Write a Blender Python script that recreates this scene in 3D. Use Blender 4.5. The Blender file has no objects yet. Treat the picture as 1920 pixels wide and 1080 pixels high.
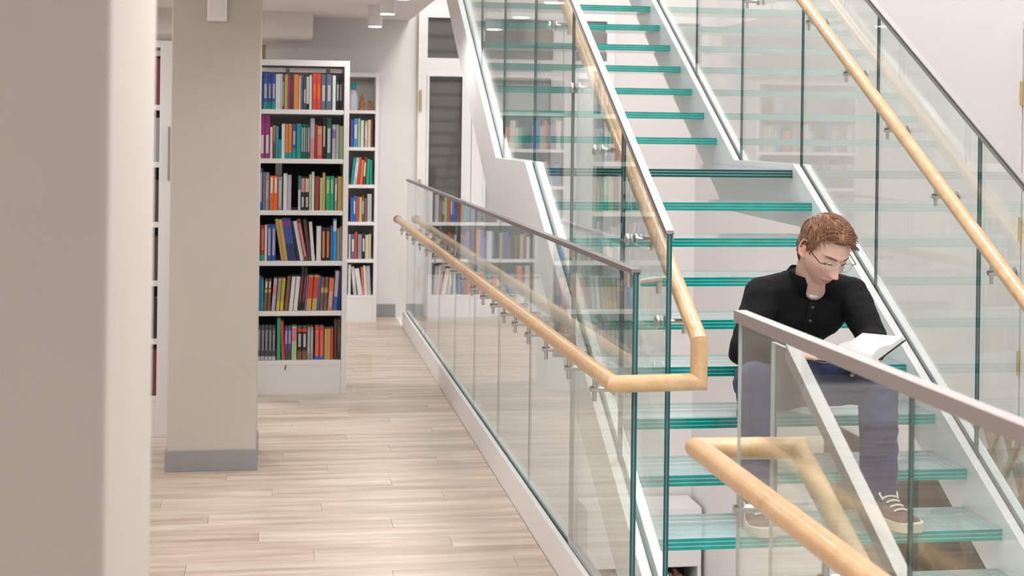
import bpy, bmesh, math, random
from mathutils import Vector, Matrix, noise
random.seed(7)
SC = bpy.context.scene
COL = SC.collection
PI = math.pi

# ------------------------------------------------------------------ camera
EYE = 1.625
FPX = 2800.0
cam = bpy.data.cameras.new('camera')
camo = bpy.data.objects.new('camera', cam); COL.objects.link(camo)
cam.sensor_width = 36.0
cam.lens = FPX / 1920 * 36.0
cam.shift_y = -(540 - 244) / 1920
_th = math.atan(441 / FPX); _r = 0.013
_F = Vector((math.sin(_th), math.cos(_th), 0)); _R0 = Vector((math.cos(_th), -math.sin(_th), 0)); _U0 = Vector((0, 0, 1))
_R = _R0 * math.cos(_r) + _U0 * math.sin(_r); _U = _U0 * math.cos(_r) - _R0 * math.sin(_r)
_m = Matrix((_R, _U, -_F)).transposed().to_4x4(); _m.translation = (0, 0, EYE)
camo.matrix_world = _m
cam.clip_start = 0.05
cam.dof.use_dof = True; cam.dof.focus_distance = 5.3; cam.dof.aperture_fstop = 6.3
SC.camera = camo

# ------------------------------------------------------------------ world, light, exposure
w = bpy.data.worlds.new('world'); SC.world = w; w.use_nodes = True
w.node_tree.nodes['Background'].inputs[0].default_value = (1.0, 0.985, 0.97, 1)
w.node_tree.nodes['Background'].inputs[1].default_value = 0.85
SC.view_settings.view_transform = 'Standard'; SC.view_settings.look = 'None'
SC.view_settings.gamma = 1.0; SC.view_settings.use_curve_mapping = False
SC.view_settings.exposure = 0.06
cy = SC.cycles
cy.use_denoising = True
cy.use_adaptive_sampling = True; cy.adaptive_threshold = 0.06
cy.max_bounces = 6; cy.diffuse_bounces = 3; cy.glossy_bounces = 3; cy.transmission_bounces = 2
cy.transparent_max_bounces = 32
cy.caustics_reflective = False; cy.caustics_refractive = False
cy.sample_clamp_indirect = 6.0
FILL_HALL = [(-3.2, 1.0), (.25, 2.0), (-1.9, 7.2), (-1.35, 10.2), (-2.8, -1.6), (-2.2, 4.2)]  # added fill panels, out of view, placed to brighten hall and stairwell
FILL_WELL = [(2.2, -.6), (2.3, 2.6), (2.4, 6.6), (2.4, 10.4)]
HALL_W, WELL_W, SPOT_W = 30.0, 108.0, 28.0

# ------------------------------------------------------------------ material helpers
MATS = {}
def _new(name):
    m = bpy.data.materials.new(name); m.use_nodes = True
    nt = m.node_tree; nt.nodes.clear()
    out = nt.nodes.new('ShaderNodeOutputMaterial')
    MATS[name] = m
    return m, nt, out
def pm(name, col, rough=0.5, metal=0.0, spec=0.5, nscale=0, namt=0.0, bump=0.0, bscale=200, sheen=0.0):
    if name in MATS: return MATS[name]
    m, nt, out = _new(name)
    b = nt.nodes.new('ShaderNodeBsdfPrincipled')
    b.inputs['Base Color'].default_value = (*col, 1); b.inputs['Roughness'].default_value = rough
    b.inputs['Metallic'].default_value = metal; b.inputs['Specular IOR Level'].default_value = spec
    if sheen:
        b.inputs['Sheen Weight'].default_value = sheen
    nt.links.new(b.outputs[0], out.inputs[0])
    if namt or bump:
        tc = nt.nodes.new('ShaderNodeTexCoord')
    if namt:
        n = nt.nodes.new('ShaderNodeTexNoise'); n.inputs['Scale'].default_value = nscale; n.inputs['Detail'].default_value = 5
        mx = nt.nodes.new('ShaderNodeMixRGB'); mx.blend_type = 'MULTIPLY'; mx.inputs[0].default_value = 1
        mr = nt.nodes.new('ShaderNodeMapRange'); mr.inputs[1].default_value = .25; mr.inputs[2].default_value = .75
        mr.inputs[3].default_value = 1 - namt; mr.inputs[4].default_value = 1 + namt
        nt.links.new(tc.outputs['Object'], n.inputs['Vector']); nt.links.new(n.outputs[0], mr.inputs[0])
        mx.inputs[1].default_value = (*col, 1); nt.links.new(mr.outputs[0], mx.inputs[2])
        nt.links.new(mx.outputs[0], b.inputs['Base Color'])
    if bump:
        n2 = nt.nodes.new('ShaderNodeTexNoise'); n2.inputs['Scale'].default_value = bscale; n2.inputs['Detail'].default_value = 3
        bp = nt.nodes.new('ShaderNodeBump'); bp.inputs['Strength'].default_value = bump; bp.inputs['Distance'].default_value = .002
        nt.links.new(tc.outputs['Object'], n2.inputs['Vector']); nt.links.new(n2.outputs[0], bp.inputs['Height'])
        nt.links.new(bp.outputs[0], b.inputs['Normal'])
    return m
def glass(name, tint, rough=0.0, milk=0.0, milkcol=(.7, .8, .8)):
    # plain sheet glass: clear transmission, Fresnel reflection on each face
    m, nt, out = _new(name)
    g = nt.nodes.new('ShaderNodeNewGeometry')
    mr = nt.nodes.new('ShaderNodeMapRange'); mr.inputs[3].default_value = 1.5; mr.inputs[4].default_value = 1 / 1.5
    fr = nt.nodes.new('ShaderNodeFresnel')
    nt.links.new(g.outputs['Backfacing'], mr.inputs[0]); nt.links.new(mr.outputs[0], fr.inputs['IOR'])
    tr = nt.nodes.new('ShaderNodeBsdfTransparent'); tr.inputs[0].default_value = (*tint, 1)
    gl = nt.nodes.new('ShaderNodeBsdfGlossy'); gl.inputs['Roughness'].default_value = rough
    gl.inputs[0].default_value = (1, 1, 1, 1)
    base = tr
    if milk:
        df = nt.nodes.new('ShaderNodeBsdfDiffuse'); df.inputs[0].default_value = (*milkcol, 1)
        mm = nt.nodes.new('ShaderNodeMixShader'); mm.inputs[0].default_value = milk
        nt.links.new(tr.outputs[0], mm.inputs[1]); nt.links.new(df.outputs[0], mm.inputs[2]); base = mm
    mx = nt.nodes.new('ShaderNodeMixShader')
    nt.links.new(fr.outputs[0], mx.inputs[0]); nt.links.new(base.outputs[0], mx.inputs[1]); nt.links.new(gl.outputs[0], mx.inputs[2])
    nt.links.new(mx.outputs[0], out.inputs[0])
    return m
def emit(name, col, s):
    m, nt, out = _new(name)
    e = nt.nodes.new('ShaderNodeEmission'); e.inputs[0].default_value = (*col, 1); e.inputs[1].default_value = s
    nt.links.new(e.outputs[0], out.inputs[0]); return m
def wood(name, c1, c2, scale, rough, axis_stretch, rand=0.0, detail=6, coat=0.0):
    m, nt, out = _new(name)
    b = nt.nodes.new('ShaderNodeBsdfPrincipled'); b.inputs['Roughness'].default_value = rough
    b.inputs['Coat Weight'].default_value = coat
    g = nt.nodes.new('ShaderNodeNewGeometry'); mp = nt.nodes.new('ShaderNodeMapping'); mp.inputs['Scale'].default_value = axis_stretch
    oi = nt.nodes.new('ShaderNodeObjectInfo')
    ad = nt.nodes.new('ShaderNodeVectorMath'); ad.operation = 'MULTIPLY_ADD'
    ad.inputs[1].default_value = (1, 1, 1)
    cmb = nt.nodes.new('ShaderNodeVectorMath'); cmb.operation = 'SCALE'; cmb.inputs[0].default_value = (31, 17, 9)
    nt.links.new(oi.outputs['Random'], cmb.inputs['Scale'])
    nt.links.new(g.outputs['Position'], ad.inputs[0]); nt.links.new(cmb.outputs[0], ad.inputs[2])
    nt.links.new(ad.outputs[0], mp.inputs[0])
    n = nt.nodes.new('ShaderNodeTexNoise'); n.inputs['Scale'].default_value = scale; n.inputs['Detail'].default_value = detail; n.inputs['Roughness'].default_value = .6
    nt.links.new(mp.outputs[0], n.inputs['Vector'])
    cr = nt.nodes.new('ShaderNodeValToRGB'); cr.color_ramp.elements[0].position = .34; cr.color_ramp.elements[1].position = .66
    cr.color_ramp.elements[0].color = (*c2, 1); cr.color_ramp.elements[1].color = (*c1, 1)
    nt.links.new(n.outputs[0], cr.inputs[0])
    hv = nt.nodes.new('ShaderNodeHueSaturation')
    mr = nt.nodes.new('ShaderNodeMapRange'); mr.inputs[3].default_value = 1 - rand; mr.inputs[4].default_value = 1 + rand
    nt.links.new(oi.outputs['Random'], mr.inputs[0]); nt.links.new(mr.outputs[0], hv.inputs['Value'])
    nt.links.new(cr.outputs[0], hv.inputs['Color']); nt.links.new(hv.outputs[0], b.inputs['Base Color'])
    nt.links.new(b.outputs[0], out.inputs[0]); return m

M_wall = pm('wall_paint', (.80, .755, .745), .85, bump=.08, bscale=60)
M_wallback = pm('wall_paint_back', (.80, .765, .75), .85, bump=.08, bscale=60)
M_ceil = pm('ceiling_paint', (.80, .765, .76), .9, bump=.05, bscale=60)
M_pillar = pm('pillar_paint', (.56, .515, .475), .8, nscale=3, namt=.03, bump=.1, bscale=80)
M_plinth = pm('plinth_grey', (.30, .305, .315), .6, nscale=6, namt=.05)
M_white = pm('white_lacquer', (.84, .825, .83), .35)
M_steelwhite = pm('white_steel', (.83, .83, .845), .28, spec=.6)
M_shelf = pm('shelf_white', (.80, .785, .79), .45)
M_dark = pm('deflector_black', (.02, .02, .022), .8)  # flat black of the sprinkler deflector
M_gasket = pm('gasket_grey', (.06, .065, .07), .7)
M_steel = pm('brushed_steel', (.58, .57, .56), .34, metal=1.0)
M_capd = pm('steel_cap_dark', (.30, .265, .26), .38, metal=.8)
M_cap = pm('steel_cap', (.43, .39, .385), .42, metal=.75)
M_barcap = pm('satin_steel', (.36, .35, .345), .5, metal=.85)
M_brass = pm('brass', (.62, .46, .20), .35, metal=.6)
M_rail = wood('beech_rail', (.64, .43, .245), (.54, .335, .17), 7, .38, (3, 3, 3), 0, 5, .25)
M_plank = wood('oak_plank', (.69, .585, .50), (.43, .33, .26), 3.0, .42, (.42, 4.2, 1), .035, 6, .15)
M_lattice = wood('brown_slat', (.36, .22, .11), (.24, .13, .06), 10, .5, (4, 4, 1), .05)
M_glass = glass('clear_glass', (.955, .986, .976))
M_tread = glass('tread_glass', (.80, .92, .92), .05, .36, (.66, .82, .85))
M_edge = pm('glass_edge_teal', (.004, .30, .27), .12, spec=.6, nscale=9, namt=.25)
M_edge2 = pm('glass_edge_pale', (.34, .66, .62), .15, spec=.6)
M_edged = pm('glass_edge_deep', (.006, .075, .075), .12, spec=.6)
M_pale = pm('glass_edge_white', (.50, .54, .52), .2)
M_edgel = pm('glass_edge_light', (.10, .24, .235), .15, spec=.6)
M_pane = pm('dark_door_glass', (.115, .105, .095), .04, spec=.8)
M_lamp = emit('lamp_glow', (1, .97, .92), 9.0)
M_fillglow = emit('fill_panel_glow', (1, .985, .96), 3.2)

# ------------------------------------------------------------------ mesh helpers
class MB:
    def __init__(s): s.v = []; s.f = []; s.m = []
    def add(s, vs, fs, mat=0):
        o = len(s.v); s.v += [tuple(q) for q in vs]
        for f in fs: s.f.append([i + o for i in f]); s.m.append(mat)
        return s
    def box(s, x0, x1, y0, y1, z0, z1, mat=0):
        vs = [(x0,y0,z0),(x1,y0,z0),(x1,y1,z0),(x0,y1,z0),(x0,y0,z1),(x1,y0,z1),(x1,y1,z1),(x0,y1,z1)]
        return s.add(vs, [(0,3,2,1),(4,5,6,7),(0,1,5,4),(1,2,6,5),(2,3,7,6),(3,0,4,7)], mat)
    def prism(s, poly, x0, x1, mat=0):           # polygon in (y, z), extruded along x; counter-clockwise seen from +x
        a = sum(poly[i][0]*poly[(i+1) % len(poly)][1] - poly[(i+1) % len(poly)][0]*poly[i][1] for i in range(len(poly)))
        if a < 0: poly = poly[::-1]
        n = len(poly)
        vs = [(x0, y, z) for y, z in poly] + [(x1, y, z) for y, z in poly]
        fs = [tuple(range(n-1, -1, -1)), tuple(range(n, 2*n))] + [(i, (i+1) % n, (i+1) % n + n, i + n) for i in range(n)]
        return s.add(vs, fs, mat)
    def bar(s, p, q, w, h, up=(0, 0, 1), mat=0):
        p = Vector(p); q = Vector(q); d = (q - p).normalized(); u = Vector(up)
        a = d.cross(u).normalized(); b = a.cross(d).normalized()
        vs = [c + a*w/2*i + b*h/2*j for c in (p, q) for i, j in ((-1,-1),(1,-1),(1,1),(-1,1))]
        return s.add(vs, [(0,1,2,3),(7,6,5,4),(0,4,5,1),(1,5,6,2),(2,6,7,3),(3,7,4,0)], mat)
    def tube(s, pts, r, n=16, mat=0, r2=None):
        pts = [Vector(p) for p in pts]; k = len(pts)
        d = [(pts[i+1] - pts[i]).normalized() for i in range(k-1)]
        up = Vector((0, 0, 1)) if abs(d[0].z) < .95 else Vector((1, 0, 0))
        a = d[0].cross(up).normalized(); b = a.cross(d[0]).normalized()
        ring = [pts[0] + (a*math.cos(2*PI*i/n) + b*math.sin(2*PI*i/n))*r for i in range(n)]
        vs = list(ring)
        for j in range(1, k):
            nrm = d[j-1] if j == k-1 else (d[j-1] + d[j]).normalized()
            ring = [q + d[j-1]*((pts[j] - q).dot(nrm)/d[j-1].dot(nrm)) for q in ring]
            if r2 is not None:
                t = j/(k-1); rr = r + (r2 - r)*t
                ring = [pts[j] + (q - pts[j]).normalized()*rr for q in ring]
            vs += ring
        fs = [(j*n+i, j*n+(i+1) % n, (j+1)*n+(i+1) % n, (j+1)*n+i) for j in range(k-1) for i in range(n)]
        fs += [tuple(range(n-1, -1, -1)), tuple((k-1)*n+i for i in range(n))]
        return s.add(vs, fs, mat)
    def lathe(s, prof, org=(0, 0, 0), ax=(0, 0, 1), n=20, mat=0):   # prof: (radius, height) closed at both ends
        ax = Vector(ax).normalized(); org = Vector(org)
        u = ax.orthogonal().normalized(); v = ax.cross(u)
        vs = []; k = len(prof)
        for r, h in prof:
            vs += [org + ax*h + (u*math.cos(2*PI*i/n) + v*math.sin(2*PI*i/n))*max(r, 1e-5) for i in range(n)]
        fs = [(j*n+i, j*n+(i+1) % n, (j+1)*n+(i+1) % n, (j+1)*n+i) for j in range(k-1) for i in range(n)]
        fs += [tuple(range(n-1, -1, -1)), tuple((k-1)*n+i for i in range(n))]
        return s.add(vs, fs, mat)
    def ball(s, c, r, sc=(1, 1, 1), n=16, mat=0, rot=None):
        c = Vector(c); vs = []; k = n//2
        for j in range(k+1):
            t = PI*j/k
            for i in range(n):
                q = Vector((math.sin(t)*math.cos(2*PI*i/n)*sc[0], math.sin(t)*math.sin(2*PI*i/n)*sc[1], math.cos(t)*sc[2]))*r
                if j in (0, k): q += Vector((math.cos(2*PI*i/n), math.sin(2*PI*i/n), 0))*1e-5
                if rot: q = rot @ q
                vs.append(c + q)
        fs = [(j*n+i, (j+1)*n+i, (j+1)*n+(i+1) % n, j*n+(i+1) % n) for j in range(k) for i in range(n)]
        fs += [tuple(range(n)), tuple(k*n+i for i in range(n-1, -1, -1))]
        return s.add(vs, fs, mat)
    def cap(s, p, q, r0, r1, n=16, mat=0):       # tapered capsule
        p = Vector(p); q = Vector(q); d = q - p; L = d.length
        prof = []
        for j in range(6):
            t = PI/2*j/6; prof.append((r0*math.sin(t), -r0*math.cos(t)))
        prof.append((r0, 0)); prof.append((r1, L))
        for j in range(1, 7):
            t = PI/2*j/6; prof.append((r1*math.cos(t), L + r1*math.sin(t)))
        prof[0] = (1e-4, -r0); prof[-1] = (1e-4, L + r1)
        return s.lathe(prof, p, d, n, mat)
    def mesh(s, name):
        me = bpy.data.meshes.new(name); me.from_pydata(s.v, [], s.f)
        me.polygons.foreach_set('material_index', s.m)
        return me

def tag(o, label=None, cat=None, group=None, kind=None):
    if label: o['label'] = label
    if cat: o['category'] = cat
    if group: o['group'] = group
    if kind: o['kind'] = kind
    return o
def link(name, me, mats, parent=None, smooth=None):
    if not isinstance(mats, (list, tuple)): mats = [mats]
    if not me.materials:
        for m in mats: me.materials.append(m)
    if smooth:
        me.polygons.foreach_set('use_smooth', [True]*len(me.polygons))
        me.set_sharp_from_angle(angle=math.radians(smooth))
    o = bpy.data.objects.new(name, me); COL.objects.link(o)
    if parent: o.parent = parent
    return o
def mk(name, mb, mats, parent=None, smooth=None): return link(name, mb.mesh(name), mats, parent, smooth)
def empty(name, loc=(0, 0, 0)):
    o = bpy.data.objects.new(name, None); COL.objects.link(o); o.location = loc; o.empty_display_size = .1
    return o
def bevel(o, w=.004, seg=2):
    md = o.modifiers.new('bevel', 'BEVEL'); md.width = w; md.segments = seg; md.limit_method = 'ANGLE'
    return o
def struct(name, mb, mats, parent=None, smooth=None):
    o = mk(name, mb, mats, parent, smooth)
    if not parent: o['kind'] = 'structure'
    return o

# ------------------------------------------------------------------ the shell
BACK = 12.9; RIGHT = 3.69; CEIL = 2.56; HI = 5.6; LOW = -2.9; GX = 1.065
fl = struct('floor', MB().box(-6, 1.035, -4, BACK, -.30, -.010), M_plank)
struct('floor', MB().box(-6, -1.0, -4, BACK, -.010, 0).box(-1.0, 1.035, -4, 3.9, -.010, 0), M_plank)
y = 3.9; row = 0
plank_cache = {}
while y < BACK - .02:
    y1 = min(y + .145, BACK); x = -1.0; first = True
    off = (row*.47) % 1.15 + .12
    while x < 1.03:
        x1 = x + (off if first else 1.22); first = False
        if x1 > .95: x1 = 1.034
        key = (round(x1 - x, 3), round(y1 - y, 3))
        if key not in plank_cache:
            L, W = key; g = .0004
            mb = MB()
            vs = [(g, g, -.0099), (L-g, g, -.0099), (L-g, W-g, -.0099), (g, W-g, -.0099),
                  (g, g, -.001), (L-g, g, -.001), (L-g, W-g, -.001), (g, W-g, -.001),
                  (g+.0006, g+.0006, 0), (L-g-.0006, g+.0006, 0), (L-g-.0006, W-g-.0006, 0), (g+.0006, W-g-.0006, 0)]
            fs = [(3,2,1,0),(8,9,10,11)]
            for a in (0, 4):
                fs += [(a+i, a+(i+1) % 4, a+4+(i+1) % 4, a+4+i) for i in range(4)]
            mb.add(vs, fs); plank_cache[key] = mb.mesh('plank'); plank_cache[key].materials.append(M_plank)
        p = bpy.data.objects.new('plank', plank_cache[key]); COL.objects.link(p); p.location = (x, y, 0); p.parent = fl
        x = x1
    y = y1; row += 1

struct('wall_back', MB().box(-6, RIGHT + .2, BACK, BACK + .2, LOW, HI), M_wallback)
struct('wall_right', MB().box(RIGHT, RIGHT + .2, -4, BACK, LOW, HI), M_wall)
struct('wall_left', MB().box(-6.2, -6, -4, BACK + .2, 0, CEIL), M_wall)
struct('ceiling', MB().box(-6, 1.12, -4, BACK, CEIL, CEIL + .35), M_ceil)
struct('ceiling', MB().box(1.0, RIGHT, -4, BACK, HI, HI + .2), M_ceil)
struct('trim_1', MB().box(-2.2, .28, 12.2, BACK, 2.36, CEIL), M_wallback)               # bulkhead in the corner
struct('floor_lower', MB().box(.2, RIGHT, -4, BACK, LOW - .2, LOW), pm('pale_lower_floor', (.70, .67, .63), .5))
struct('wall_lower', MB().box(.2, .4, -4, BACK, LOW, -.30), M_wall)
struct('baseboard_back', MB().box(.86, 1.03, BACK - .018, BACK, 0, .11).box(-6, -.1, BACK - .018, BACK, 0, .11), M_plinth)
# slab edge towards the stairwell
struct('trim_2', MB().box(1.036, 1.10, 4.25, BACK, -.35, -.002).box(1.036, 1.10, -4, 3.42, -.35, -.002), M_white)

# ------------------------------------------------------------------ glazed doors in the back wall
def glazed(name, x0, x1, p0, p1, hinges=False, pane=None, trans=None):
    d = MB()
    yb = BACK - .055; yf = BACK - .001
    for a, b in ((x0, p0), (p1, x1)): d.box(a, b, yb, yf, 0, 2.66)
    d.box(p0, p1, yb, yf, 2.59, 2.66); d.box(p0, p1, yb, yf, 2.10, 2.24); d.box(p0, p1, yb, yf, 0, .35)
    o = struct(name, d, M_white)
    mk('glazing_bead', MB().box(p0, p0+.018, yb-.012, yb, .35, 2.10).box(p1-.018, p1, yb-.012, yb, .35, 2.10)
       .box(p0+.018, p1-.018, yb-.012, yb, 2.082, 2.10).box(p0+.018, p1-.018, yb-.012, yb, .35, .368), M_white, o)
    mk('glass_pane', MB().box(p0+.001, p1-.001, BACK-.03, BACK-.02, .351, 2.099), pane or M_pane, o)
    mk('transom_pane', MB().box(p0+.001, p1-.001, BACK-.03, BACK-.02, 2.241, 2.589), trans or M_pane, o)
    if hinges:
        for z in (.35, 1.1, 1.87):
            mk('hinge', MB().tube([(x0+.02, yb-.008, z-.09), (x0+.02, yb-.008, z+.09)], .011, 10), M_brass, o, 40)
    return o
glazed('door_1', 1.20, 1.665, 1.278, 1.60, True)
M_blind = pm('pale_blind_glass', (.52, .55, .55), .12, spec=.7); M_trans = pm('grey_transom_glass', (.24, .235, .225), .05, spec=.8)
glazed('window_1', 1.67, 2.47, 1.775, 2.38, False, M_blind, M_trans)
glazed('window_2', 2.475, 2.93, 2.58, 2.86, False, M_blind, M_trans)

# door on the right wall, only its hinge edge is in the frame
d2 = struct('door_2', MB().box(RIGHT-.03, RIGHT-.001, 6.05, 6.93, .02, 2.15), M_wall)
mk('door_frame', MB().box(RIGHT-.03, RIGHT-.001, 6.945, 7.0, 0, 2.2).box(RIGHT-.03, RIGHT-.001, 5.95, 6.94, 2.16, 2.2), M_wall, d2)
for z in (.50, 1.165, 1.84):
    mk('hinge', MB().tube([(RIGHT-.036, 6.938, z-.06), (RIGHT-.036, 6.938, z+.06)], .009, 10), M_brass, d2, 40)

# ------------------------------------------------------------------ columns
def column(x0, x1, y0, y1, label, plinth=True):
    e = empty('column', ((x0+x1)/2, (y0+y1)/2, 0)); tag(e, label, 'column')
    cx, cyy = e.location.x, e.location.y
    bevel(mk('shaft', MB().box(x0-cx, x1-cx, y0-cyy, y1-cyy, 0, CEIL), M_pillar, e), .006)
    g = .008
    bevel(mk('plinth', MB().box(x0-cx-g, x1-cx+g, y0-cyy-g, y0-cyy, 0, .10).box(x0-cx-g, x1-cx+g, y1-cyy, y1-cyy+g, 0, .10)
       .box(x0-cx-g, x0-cx, y0-cyy, y1-cyy, 0, .10).box(x1-cx, x1-cx+g, y0-cyy, y1-cyy, 0, .10), M_plinth, e), .002)
    return e
column(-.72, -.150, 1.40, 1.912, 'blurred beige column nearest the camera, filling the left edge')
column(-.492, -.078, 7.17, 7.60, 'beige square column with grey plinth standing beside the white bookcase')
s = empty('alarm_sounder', (-.283, 7.17, 2.118)); tag(s, 'small white alarm box mounted high on the beige column', 'alarm')
bevel(mk('case', MB().box(-.045, .045, -.045, -.001, 0, .16), M_white, s), .004)
mk('grille', MB().box(-.033, .033, -.048, -.045, .02, .10), M_shelf, s)

# ------------------------------------------------------------------ ceiling lamps and added fill panels
def area(parent, loc, sx, sy, watts, name='fill_light'):
    l = bpy.data.lights.new(name, 'AREA'); l.shape = 'RECTANGLE'; l.size = sx; l.size_y = sy; l.energy = watts
    l.color = (1, .975, .945)
    o = bpy.data.objects.new(name, l); COL.objects.link(o); o.parent = parent; o.location = loc
    return o
ORD = ['first', 'second', 'third', 'fourth', 'fifth', 'sixth', 'seventh', 'eighth', 'ninth', 'tenth', 'eleventh', 'twelfth', 'thirteenth',
       'fourteenth', 'fifteenth', 'sixteenth', 'seventeenth', 'eighteenth', 'nineteenth', 'twentieth', 'twenty-first', 'twenty-second',
       'twenty-third', 'twenty-fourth', 'twenty-fifth', 'twenty-sixth', 'twenty-seventh', 'twenty-eighth', 'twenty-ninth', 'thirtieth']
ylamps = [11.4, 10.12, 8.9, 7.6, 6.3, 5.0, 3.7, 2.4]  # row carried on out of view, last two added to light the near column
ll = ['white ceiling spot cylinder closest to the back wall', 'white ceiling spot cylinder second from the back wall',
      'white ceiling spot cylinder third from the back wall, cut by the top edge']
for k, yy in enumerate(ylamps):
    e = empty('ceiling_spot', (.73, yy, CEIL))
    tag(e, ll[k] if k < 3 else 'white ceiling spot cylinder, %s from the back wall' % ORD[k], 'lamp', 'row of ceiling spots')
    mk('housing', MB().lathe([(.052, -.16), (.055, -.158), (.055, -.001), (.052, 0)], n=24), M_white, e, 40)
    mk('lens', MB().lathe([(.047, -.163), (.047, -.1605)], n=24), M_lamp, e)
    l = bpy.data.lights.new('spot', 'SPOT'); l.energy = SPOT_W; l.spot_size = 2.75; l.spot_blend = .5; l.shadow_soft_size = .05; l.color = (1, .97, .93)
    o = bpy.data.objects.new('spot', l); COL.objects.link(o); o.parent = e; o.location = (0, 0, -.18)
def fill_panel(x, y, z, sx, sy, watts, label):  # unseen panel light added as fill
    e = empty('fill_panel_light', (x, y, z)); tag(e, label, 'lamp')
    mk('frame', MB().box(-sx/2-.02, sx/2+.02, -sy/2-.02, sy/2+.02, -.03, -.0005), M_white, e)
    mk('diffuser', MB().box(-sx/2, sx/2, -sy/2, sy/2, -.034, -.0305), M_fillglow, e)
    area(e, (0, 0, -.05), sx, sy, watts)
for k, (x, y) in enumerate(FILL_HALL):
    fill_panel(x, y, CEIL, .9, .9, HALL_W*{1: .42, 3: 1.8}.get(k, 1), 'square fill light panel added over the hall, out of frame, %s of six' % ORD[k])
for k, (x, y) in enumerate(FILL_WELL):
    fill_panel(x, y, HI, 1.4, 1.4, WELL_W, 'large fill light panel added high above the stairs, out of frame, %s of four' % ORD[k])
for k, yy in enumerate((5.2, 9.2)):  # added under the slab to brighten the level below
    fill_panel(.72, yy, -.301, .5, 1.2, 40.0, 'fill light panel added on the level below, hidden under the hall floor, %s of two' % ORD[k])
e = empty('sprinkler_head', (.50, 10.2, CEIL)); tag(e, 'tiny dark sprinkler head on the ceiling above the bookcase', 'sprinkler')
mk('body', MB().lathe([(.02, -.012), (.022, -.008), (.022, 0)], n=14), M_steel, e, 40)
mk('deflector', MB().lathe([(.016, -.045), (.016, -.04), (.006, -.038), (.006, -.012)], n=14), M_dark, e, 40)

# ------------------------------------------------------------------ staircase
G1, G2, RISE = .267, .262, .145
def nz1(Y): return RISE*(2 + (Y - 4.755)/G1)
def nz2(Y): return 1.595 + (Y - 8.15)*RISE/G2
XL, XR = 1.19, 2.4975
stair = empty('staircase', (1.84, 4.22, 0))
tag(stair, 'straight glass tread staircase with white steel stringers and a landing', 'staircase')
def SP(o):     # parent to the staircase, keeping world coordinates
    o.parent = stair; o.matrix_parent_inverse = stair.matrix_basis.inverted() if False else Matrix.Translation(-Vector(stair.location)); return o
TOPC, BOTC = .058, -.235
def stringer_poly(drop=0.0):
    top = [(4.02, nz1(4.02)+TOPC-drop), (6.885, 1.478-drop), (7.825, 1.478-drop), (11.0, nz2(11.0)+TOPC-drop)]
    bot = [(11.0, nz2(11.0)+BOTC), (7.98, 1.20), (6.78, 1.185), (4.30, nz1(4.30)+BOTC), (4.02, nz1(4.02)+BOTC+.10)]
    return top + bot
for xc, sgn in ((XL, 1), (XR, -1)):
    st = MB().prism(stringer_poly(), xc-.0425, xc-.0105).prism(stringer_poly(), xc+.0105, xc+.0425)
    st.prism(stringer_poly(.045), xc-.0105, xc+.0105, 1)
    SP(mk('stringer', st, [M_steelwhite, M_gasket]))
tx0, tx1 = XL+.0435, XR-.0435
tread_cache = {}
def tread(y0, z, depth, name='tread', dark=False):
    t = empty(name, ((tx0+tx1)/2, y0, z)); SP(t)
    key = (round(depth, 3), dark)
    if key not in tread_cache:
        W = (tx1 - tx0)/2; ms = []
        for k in range(3):
            z1 = -.0135*k; z0 = z1 - .0108
            mb = MB()
            vs = [(-W,0,z0),(W,0,z0),(W,depth,z0),(-W,depth,z0),(-W,0,z1),(W,0,z1),(W,depth,z1),(-W,depth,z1)]
            mb.add(vs, [[(4,5,6,7)], [], [(0,3,2,1)]][k], 0); mb.add(vs, [(0,1,5,4),(1,2,6,5),(2,3,7,6),(3,0,4,7)], 1)
            ms.append(mb.mesh('glass_layer'))
            for m in (M_tread, M_edged if dark else M_edge): ms[-1].materials.append(m)
        il = MB()
        for k in range(2):
            il.box(-W+.001, W-.001, .0005, .02, -.0135*(k+1)+.0001, -.0135*k-.0109)
        im = il.mesh('interlayer'); im.materials.append(M_edge2)
        tread_cache[key] = (ms, im)
    ms, im = tread_cache[key]
    for m in ms:
        o = bpy.data.objects.new('glass_layer', m); COL.objects.link(o); o.parent = t
    o = bpy.data.objects.new('interlayer', im); COL.objects.link(o); o.parent = t
    return t
tread(3.50, 0.0, 4.488-3.50+.03, 'entry_landing', True)
for i in range(-1, 8): tread(4.755 + G1*i, RISE*(i+2), .305)
tread(6.891, 1.45, 8.15-6.891+.035, 'landing', True)
for j in range(10): tread(8.15 + G2*j, 1.45 + RISE*(j+1), .30)
for k in range(1, 5): tread(3.50 - G1*k, -RISE*k, .305)

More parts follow.
